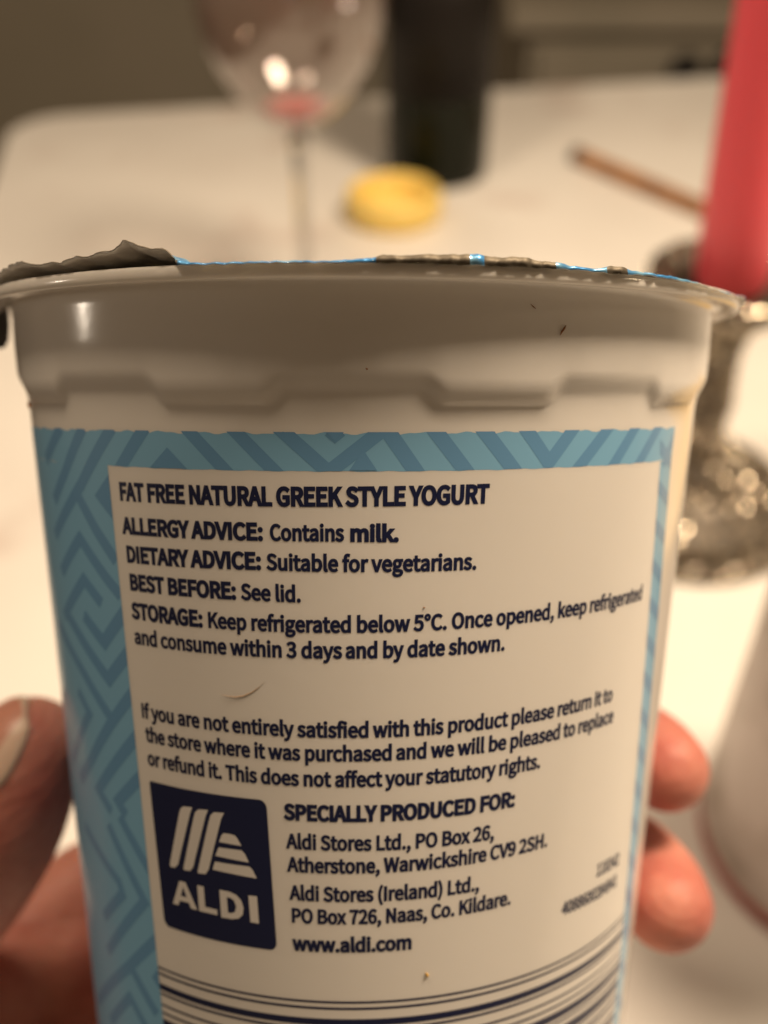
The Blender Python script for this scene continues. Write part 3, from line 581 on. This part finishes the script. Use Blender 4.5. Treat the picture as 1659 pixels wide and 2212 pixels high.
crumb([(65,868),(67,876),(68,882)],.00022,m_crumb,'brown dried spot under the shoulder at the pot left edge',44.3)
tag(tubeline('crumb',[onpot(919,2101,.08),onpot(922,2105,.12),onpot(925,2108,.08)],.00016,m_yc),'small yellow fleck on the pot just above the barcode','crumb')
tag(tubeline('crumb',[onpot(914,1311,.04),onpot(916.5,1313,.06),onpot(918,1312,.04)],.00007,m_crumb),'pinhead dark dot on the label above the storage line','crumb')
# ------------------------------------------------------------------ things on the table
def gnd(x,y,h=0):
    d=CF+CR*(x-829.5)/FPX+CU*(1106-y)/FPX; t=(h-CC[2])/d[2]; return CC+t*d
# ---- wine glass
m_glass=material('clear_glass',(1,.985,.98),.01,trans=1,ior=1.46)
m_thin=bpy.data.materials.new('thin_glass'); m_thin.use_nodes=True
N_,L_n=m_thin.node_tree.nodes,m_thin.node_tree.links; N_.remove(N_['Principled BSDF'])
t_=N_.new('ShaderNodeBsdfTransparent'); t_.inputs[0].default_value=(.97,.955,.95,1); g_=N_.new('ShaderNodeBsdfGlossy'); g_.inputs['Roughness'].default_value=.02
fr=N_.new('ShaderNodeLayerWeight'); fr.inputs[0].default_value=.5; pw=N_.new('ShaderNodeMath'); pw.operation='POWER'; pw.inputs[1].default_value=2.6; ma=N_.new('ShaderNodeMath'); ma.operation='MULTIPLY_ADD'; ma.inputs[1].default_value=.8; ma.inputs[2].default_value=.07; L_n.new(fr.outputs['Facing'],pw.inputs[0]); L_n.new(pw.outputs[0],ma.inputs[0]); mx=N_.new('ShaderNodeMixShader')
L_n.new(ma.outputs[0],mx.inputs[0]); L_n.new(t_.outputs[0],mx.inputs[1]); L_n.new(g_.outputs[0],mx.inputs[2]); df=N_.new('ShaderNodeBsdfDiffuse'); df.inputs[0].default_value=(.85,.5,.45,1); m2=N_.new('ShaderNodeMixShader'); m2.inputs[0].default_value=.02
L_n.new(mx.outputs[0],m2.inputs[1]); L_n.new(df.outputs[0],m2.inputs[2]); L_n.new(m2.outputs[0],N_['Material Output'].inputs[0])
gl=empty('wine_glass','tall clear wine glass with a red wine film in the bottom of its bowl','wine glass',(-.0435,.516,0))
bp=[(3.6,101),(6,104),(11,107.2),(18,111.5),(25.5,118),(32,126),(37.5,135),(42,147),(44.8,160),(45.2,172),(43.5,190),(39.5,210),(35.5,232)]
inn=[(r-.9 if r>8 else max(0,r-3.6),z+ (1.6 if z<112 else .6 if z<125 else 0)) for r,z in bp]; inn[0]=(0,107.0); inn[1]=(4.5,107.6); inn[2]=(9.5,109.4)
lathe('bowl',bp+[(35.1,232.5),(34.6,232)]+[(r-.9,z+.3) for r,z in reversed(bp) if z>112],m_thin,gl,96)
m_stem=material('stem_glass',(.66,.66,.66),.02,trans=1,ior=1.46)
lathe('stem',[(0,100.8),(4.4,100.8),(4.0,92),(3.6,70),(3.5,40),(3.6,18),(4.2,9),(7,5.1),(0,5.1)],m_stem,gl,48)
lathe('foot',[(0,5),(7,5),(14,3),(30,1.6),(34.5,1.1),(35,.6),(34.5,.2),(0,.2)],m_glass,gl,72)
m_wine=material('red_wine',(.88,.20,.22),.03,trans=.9,ior=1.34)
wn=lathe('wine_dregs',[(0,107.12),(4.4,107.75),(9.4,109.55),(14.2,112.2),(17.5,114.6),(17.3,114.95),(9,114.75),(0,114.7)],m_wine,None,64)
wn.location=gl.location; tag(wn,'last mouthful of red wine in the bottom of the glass','wine')
# ---- bottle
m_bot=material('bottle_glass_dark',(.006,.008,.004),.22,spec=.22); m_lab=material('bottle_label_black',(.010,.008,.007),.5,spec=.2); m_cap=material('capsule_black',(.02,.01,.012),.35)
bt=empty('wine_bottle','black wine bottle behind the yellow lid, upper part cut by the picture','bottle',(.0375,.722,0))
lathe('bottle_body',[(0,6),(22,3),(33,.3),(35.6,2.5),(36.3,8),(36.3,185),(35.3,196),(31,208),(22,220),(16.5,231),(15,245),(14.5,296),(0,296)],m_bot,bt,72)
lathe('bottle_label',[(36.2,60),(36.42,60),(36.42,160),(36.2,160)],m_lab,bt,72)
lathe('capsule',[(14.9,240),(15.1,240),(15,290),(15.6,290.5),(15.6,297),(14.5,297.8),(0,297.8)],m_cap,bt,48)
# ---- yellow lid, hollow side up
m_yel=material('yellow_plastic',(.88,.66,.19),.36,sss=.2,sss_scale=.004); 
p=gnd(850,468)
yl=lathe('yellow_lid',[(0,2.5),(20,2.7),(22,4),(22.8,12),(23.5,16.5),(25.5,19.3),(28.5,19.5),(31,17),(32,11),(31.5,4),(29.5,.7),(27,.1),(0,.1)],m_yel,None,80); yl.location=(p[0]*MM,p[1]*MM,0)
tag(yl,'round yellow plastic lid lying hollow side up in front of the bottle','lid')
# ---- pencil
m_pen=material('pencil_brown',(.42,.19,.055),.4); add_noise_color(m_pen,(.24,.085,.012),(.42,.17,.03),60); m_pt=material('pencil_end_grey',(.05,.055,.07),.4,.3)
a=gnd(1240,332,5.6)*MM; b=gnd(1560,468,5.6)*MM; d=Vector(b-a); L_=d.length
pe=empty('brown_pencil','brown pencil with a dark end lying on the table beside the red candle','pencil',tuple(a)); pe.rotation_euler=(0,0,math.atan2(d.y,d.x))
def cyl(name,x0,x1,prof,mat,parent,n=6):
    V=[];F_=[];k=len(prof)
    for x,r in prof:
        for j in range(n): t=2*math.pi*(j+.5)/n; V.append((x,r*math.cos(t),r*math.sin(t)))
    for i in range(k-1):
        for j in range(n): F_.append((i*n+j,i*n+(j+1)%n,(i+1)*n+(j+1)%n,(i+1)*n+j))
    F_+=[tuple(reversed(range(n))),tuple(range((k-1)*n,k*n))]
    return mesh_obj(name,V,F_,mat,parent,smooth=False)
cyl('shaft',0,1,[(.0075,.0056),(.150,.0056)],m_pen,pe); cyl('end_cap',0,0,[(0,.0045),(.001,.0058),(.0078,.0058)],m_pt,pe,16)
cyl('tip',0,0,[(.150,.0053),(.168,.0012),(.170,.0003)],material('pencil_wood',(.6,.42,.25),.7),pe,12)
# ---- glittery candle holder and red candle
m_sil=material('holder_silver',(.085,.072,.058),.5,.5); m_gl=material('silver_glitter',(.66,.58,.46),.24,1.0)
HX,HY=.1295,.346
ch=empty('candle_holder','silver glitter goblet candle holder with a round foot at the right edge','candle holder',(HX,HY,0))
pf={'foot':[(0,.2),(51,.2),(52.5,1.5),(52,4),(49,4.6),(46.5,3.4),(45.8,4.5),(45.5,8),(42,12.5),(34,14),(26,18),(18,24),(13,31),(0,31)],
    'stem':[(0,30.8),(12.8,30.8),(11,38),(10.3,46),(11.4,54),(10.6,60),(9.6,70),(9.8,80),(11.5,88),(0,88)],
    'cup':[(0,88),(11.5,88),(15,93),(22,99),(29,104.5),(31,108),(30,110),(26.5,108.5),(20,104),(0,103.5)]}
def glitter(name,prof,count,parent,s0,s1):
    V=[];F_=[]; seg=[]
    for i in range(len(prof)-1):
        (r0,z0),(r1_,z1)=prof[i],prof[i+1]
        if min(r0,r1_)<5: continue
        seg.append(((r0+r1_)*math.hypot(r1_-r0,z1-z0),prof[i],prof[i+1]))
    tot=sum(s[0] for s in seg)
    for _ in range(count):
        t=random.random()*tot
        for s in seg:
            t-=s[0]
            if t<=0: break
        u=random.random(); r=s[1][0]+(s[2][0]-s[1][0])*u; z=s[1][1]+(s[2][1]-s[1][1])*u; a=random.random()*2*math.pi
        c=Vector((r*math.cos(a),r*math.sin(a),z))*MM; e=random.uniform(s0,s1)*MM
        R=Matrix.Rotation(random.random()*6.28,3,'Z')@Matrix.Rotation(random.random()*6.28,3,'X')@Matrix.Rotation(random.random()*6.28,3,'Y')
        b=len(V)
        for q in ((1,0,0),(-1,0,0),(0,1,0),(0,-1,0),(0,0,1),(0,0,-1)): V.append(c+R@(Vector(q)*e))
        for f in ((0,2,4),(2,1,4),(1,3,4),(3,0,4),(2,0,5),(1,2,5),(3,1,5),(0,3,5)): F_.append(tuple(b+i for i in f))
    o=mesh_obj(name,V,F_,m_gl,parent,smooth=False); o['kind']='stuff'; return o
for k,(nm,pr) in enumerate(pf.items()):
    q=lathe(nm,pr,m_sil,ch,72); glitter('glitter',pr,(3200,1100,1300)[k],q,.6,1.4)
m_wax=material('red_candle_wax',(.95,.12,.155),.38,sss=.35,sssr=(1,.25,.2),sss_scale=.006)
cd=empty('red_candle','coral red dinner candle standing in the silver glitter holder','candle',(HX,HY,.1038)); cd.rotation_euler=(0,-math.radians(3.6),0)
lathe('candle_wax',[(0,0.3),(11.5,.3),(13.2,3),(13.9,8),(13.7,40),(12.8,110),(11.6,170),(10.4,212),(8,217),(4,215.5),(0,215)],m_wax,cd,64)
lathe('wick',[(0,214),(.9,214),(.8,223),(0,224)],material('wick_charred',(.03,.025,.02),.9),cd,12)
# ---- white jar cut by the right edge
m_jar=material('jar_white',(.74,.70,.66),.4); add_noise_color(m_jar,(.32,.26,.22),(.60,.53,.50),26,3,.33,.55)
m_jb=material('jar_base_pink',(.34,.12,.10),.4); m_jl=material('jar_lid_ochre',(.66,.46,.17),.45)
jr=empty('white_jar','white printed round jar with a pinkish base band at the lower right edge','jar',(.1390,.178,0))
lathe('jar_body',[(0,7),(39.3,7),(40,9),(40,126),(39,129),(0,129)],m_jar,jr,96)
lathe('base_band',[(0,.2),(37,.2),(39.6,1.2),(40.3,3),(40.3,6.4),(39.2,6.95),(0,6.95)],m_jb,jr,96)
lathe('jar_lid',[(0,129.1),(40.4,129.1),(40.8,130),(40.8,139),(39.8,140.2),(0,140.2)],m_jl,jr,96)
# ------------------------------------------------------------------ the hand
m_skin=material('skin',(.60,.29,.20),.55,sss=.45,sssr=(1,.32,.16),sss_scale=.0045)
add_noise_color(m_skin,(.46,.13,.10),(.62,.265,.20),70,7,.36,.62)
add_bump(m_skin,420,.35,.0006)
Ns,Ls_,bs=nt(m_skin); wt=Ns.new('ShaderNodeTexWave'); wt.inputs['Scale'].default_value=210; wt.inputs['Distortion'].default_value=9; wt.inputs['Detail'].default_value=3; wt.inputs['Detail Scale'].default_value=.8; wt.bands_direction='Z'
bw=Ns.new('ShaderNodeBump'); bw.inputs['Strength'].default_value=.13; bw.inputs['Distance'].default_value=.0005; tcw=Ns.new('ShaderNodeTexCoord')
Ls_.new(tcw.outputs['Object'],wt.inputs['Vector']); Ls_.new(wt.outputs['Fac'],bw.inputs['Height']); Ls_.new(bs.inputs['Normal'].links[0].from_socket,bw.inputs['Normal']); Ls_.new(bw.outputs['Normal'],bs.inputs['Normal'])
def ringpt(phi_deg,y_u,rf):
    "centre of a finger of radius rf (mm) that touches the pot wall, at picture height y_u seen from the front half"
    a=math.radians(phi_deg); lo,hi=-130.,0.
    for _ in range(40):
        z=(lo+hi)/2; r=rbody(z)+rf; P=(r*math.sin(a),-r*math.cos(a),z)
        if pot_proj(P)[1]>y_u: lo=z
        else: hi=z
    return np.array(P)
def w(P): return pot_world(P)
def ring(phi,z,rf,ex=0): a=math.radians(phi); r=rbody(z)+rf+ex; return w((r*math.sin(a),-r*math.cos(a),z))
chains=[]
def fingr(tipphi,yu,rf,dz,label=None):
    T=ringpt(tipphi,yu,rf*.93); z0=T[2]
    # tip -> behind the pot -> knuckle on the left rear
    return [(w(T),rf*.90),(ring(tipphi+9,z0+.2,rf*.99),rf*.99),(ring(tipphi+24,z0+.4,rf*1.0,.3),rf*1.02),(ring(tipphi+42,z0+.2*dz,rf*1.05,1.0),rf*1.02),(ring(tipphi+66,z0+.5*dz,rf*1.05,2.5),rf*1.1),
            (ring(tipphi+92,z0+1.1*dz,rf*1.1,4),rf*1.12),(ring(tipphi+118,z0+1.8*dz,rf*1.15,6),rf*1.2),(ring(tipphi+140,z0+2.6*dz,rf*1.2,9),rf*1.3)]
f1=fingr(98,1662,7.3,-17); f2=fingr(91,1958,7.5,-12); f3=fingr(124,2230,7.0,-5); f4=fingr(126,2480,6.2,-3)
T=ringpt(-92.5,1622,8.2)
dT=(w(T)-CC)@CF
thumb=[(w(T),8.0),(at(26,1700,dT-1.0),9.2),(at(-14,1790,dT-1.2),9.7),(at(-72,1885,dT),10.0),(at(-165,1985,dT+3),11.5),(at(-255,2100,dT+10),13.5),(at(-335,2270,dT+22),16.5),(at(-390,2470,dT+34),19)]
def seg_mesh(bm,A,B,ra,rb):
    A=Vector(A);B=Vector(B);d=B-A;L=d.length; q=d.to_track_quat('Z','Y').to_matrix()
    rings=[]; n=20
    for k in range(6): t=math.pi/2*(1-k/6); rings.append((-ra*math.sin(t),ra*math.cos(t)))
    rings+= [(0,ra),(L,rb)]
    for k in range(1,7): t=math.pi/2*k/6; rings.append((L+rb*math.sin(t),rb*math.cos(t)))
    rows=[[bm.verts.new(A+q@Vector((max(r,1e-3)*math.cos(2*math.pi*j/n),max(r,1e-3)*math.sin(2*math.pi*j/n),z))) for j in range(n)] for z,r in rings]
    for a,b in zip(rows,rows[1:]):
        for j in range(n): bm.faces.new((a[j],a[(j+1)%n],b[(j+1)%n],b[j]))
    bm.faces.new(list(reversed(rows[0]))); bm.faces.new(rows[-1])
bm=bmesh.new()
def chain(c):
    if len(c)>3:
        P=[np.append(np.array(p,float),r) for p,r in c]; P=[2*P[0]-P[1]]+P+[2*P[-1]-P[-2]]; o=[]
        for i in range(1,len(P)-2):
            for k in range(4):
                t=k/4; o.append(.5*((2*P[i])+(-P[i-1]+P[i+1])*t+(2*P[i-1]-5*P[i]+4*P[i+1]-P[i+2])*t*t+(-P[i-1]+3*P[i]-3*P[i+1]+P[i+2])*t**3))
        o.append(P[-2]); c=[(q[:3],q[3]) for q in o]
    for (A,ra),(B,rb) in zip(c,c[1:]): seg_mesh(bm,A,B,ra,rb)
for c in (f1,f2,f3,f4,thumb): chain(c)
# palm: knuckles joined to the heel of the hand, web to the thumb
K=[f1[-1][0],f2[-1][0],f3[-1][0],f4[-1][0]]
heel=[at(-330,2420,196),at(-300,2560,200),at(-250,2720,200),at(-200,2850,196)]
wrist=at(-560,3000,225)
for k,h in zip(K,heel): chain([(k,10),( (k+h)/2,13),(h,14),(wrist+(h-heel[1])*.35,17)])
for i in range(3): chain([(K[i],9.5),(K[i+1],9)]); chain([((K[i]+heel[i])/2,13),((K[i+1]+heel[i+1])/2,12.5)]); chain([(heel[i],14),(heel[i+1],14)])
chain([(thumb[6][0],16),((K[0]+heel[0])/2,13)]); chain([(thumb[7][0],18),(heel[0],15)])
chain([(at(75,2015,180),9.0),(at(-40,2230,176),12.5),(at(-200,2340,176),14),(heel[0],15)]); chain([(K[0],10),(at(75,2015,180),9.0)]); chain([(at(75,2015,180),8.8),(at(185,1925,184),8.6)]); chain([(at(185,1925,184),8.6),(f1[-3][0],8.2)]); chain([(at(185,1925,184),8.6),(K[0],9)]); chain([(at(170,2110,184),10),(at(-30,2290,184),12),(heel[1],14)])
chain([(wrist,24),(wrist+np.array([-60,-30,-70.])*.9,26)])
bmesh.ops.scale(bm,vec=(MM,)*3,verts=bm.verts)
me=bpy.data.meshes.new('hand_tmp'); bm.to_mesh(me); bm.free()
ho=bpy.data.objects.new('hand_tmp',me); COL.objects.link(ho)
rm=ho.modifiers.new('r','REMESH'); rm.mode='VOXEL'; rm.voxel_size=.0009; sm=ho.modifiers.new('s','SMOOTH'); sm.iterations=9; sm.factor=.5
bpy.context.view_layer.update(); dg=bpy.context.evaluated_depsgraph_get(); me2=bpy.data.meshes.new_from_object(ho.evaluated_get(dg))
bpy.data.objects.remove(ho); me2.name='hand'; me2.materials.clear(); me2.materials.append(m_skin)
me2.polygons.foreach_set('use_smooth',[True]*len(me2.polygons))
# keep the skin off the pot: push verts out of the wall
inv=POT.inverted()
nv=len(me2.vertices); co=np.empty(nv*3); me2.vertices.foreach_get('co',co); co=co.reshape(-1,3)
Mi=np.array(inv.to_3x3()); loc=(co-np.array(PO))@Mi.T*1000
rad=np.hypot(loc[:,0],loc[:,1]); need=42+.0746723*(loc[:,2]+40)+.12
ins=(rad<need)&(loc[:,2]>-112)
k=need/np.maximum(rad,1e-6); loc[ins,0]*=k[ins]; loc[ins,1]*=k[ins]
co=(loc/1000)@np.array(POT.to_3x3()).T+np.array(PO); me2.vertices.foreach_set('co',co.ravel()); me2.update()
hand=bpy.data.objects.new('hand',me2); COL.objects.link(hand); tag(hand,'bare left hand gripping the yogurt pot from behind, thumb at the left','hand')
# thumb nail: curved plate on the outer side of the thumb tip
A=Vector(thumb[0][0]); B=Vector(thumb[1][0]); ax=(A-Vector(thumb[2][0])).normalized(); toc=(Vector(CC)-A); toc=(toc-ax*toc.dot(ax)).normalized(); lf=ax.cross(toc); 
if lf.x>0: lf=-lf
from mathutils.bvhtree import BVHTree
bvh=BVHTree.FromPolygons([v.co[:] for v in me2.vertices],[p.vertices[:] for p in me2.polygons])
V=[];Fc=[];nu,nvn=22,20
for j in range(nvn+1):
    t=j/nvn
    for i in range(nu+1):
        u=i/nu*2-1; q=t*2-1
        # rounded-square outline: half width shrinks at the cuticle end
        hw=60*(1-.35*max(0,q)**2.2)*(1-.10*max(0,-q)**3); an=math.radians(66+u*hw)
        s=5.6-13.2*t+ (2.2*(1-u*u) if q>0 else 0)*(-q) + (2.6*(1-u*u)-1.2)*max(0,-q)
        c=A+ax*s; d=toc*math.cos(an)+lf*math.sin(an)
        h=bvh.ray_cast((c+d*16)*MM,-d,.03)
        e=max(abs(u),max(0,q)); pr=.20*(1-e**4)+.0
        if q<-.8: pr+=.12*(-q-.8)*5*.5
        V.append(h[0]+h[1]*pr*MM if h[0] is not None else (c+d*8.6)*MM)
for j in range(nvn):
    for i in range(nu): k=j*(nu+1)+i; Fc.append((k,k+1,k+nu+2,k+nu+1))
m_nail=material('fingernail',(.64,.29,.21),.38,sss=.3,sssr=(1,.5,.35),sss_scale=.002,coat=.0)
m_nedge=material('nail_free_edge',(.78,.54,.41),.4,sss=.2,sss_scale=.002)
nl=mesh_obj('thumbnail',V,Fc,parent=hand,mats=[m_nail,m_nedge],midx=[1 if (i<4 or j<1) else 0 for j in range(nvn) for i in range(nu)]); s_=nl.modifiers.new('t','SOLIDIFY'); s_.thickness=.0006; s_.offset=0; sm2=nl.modifiers.new('s','SMOOTH'); sm2.iterations=3
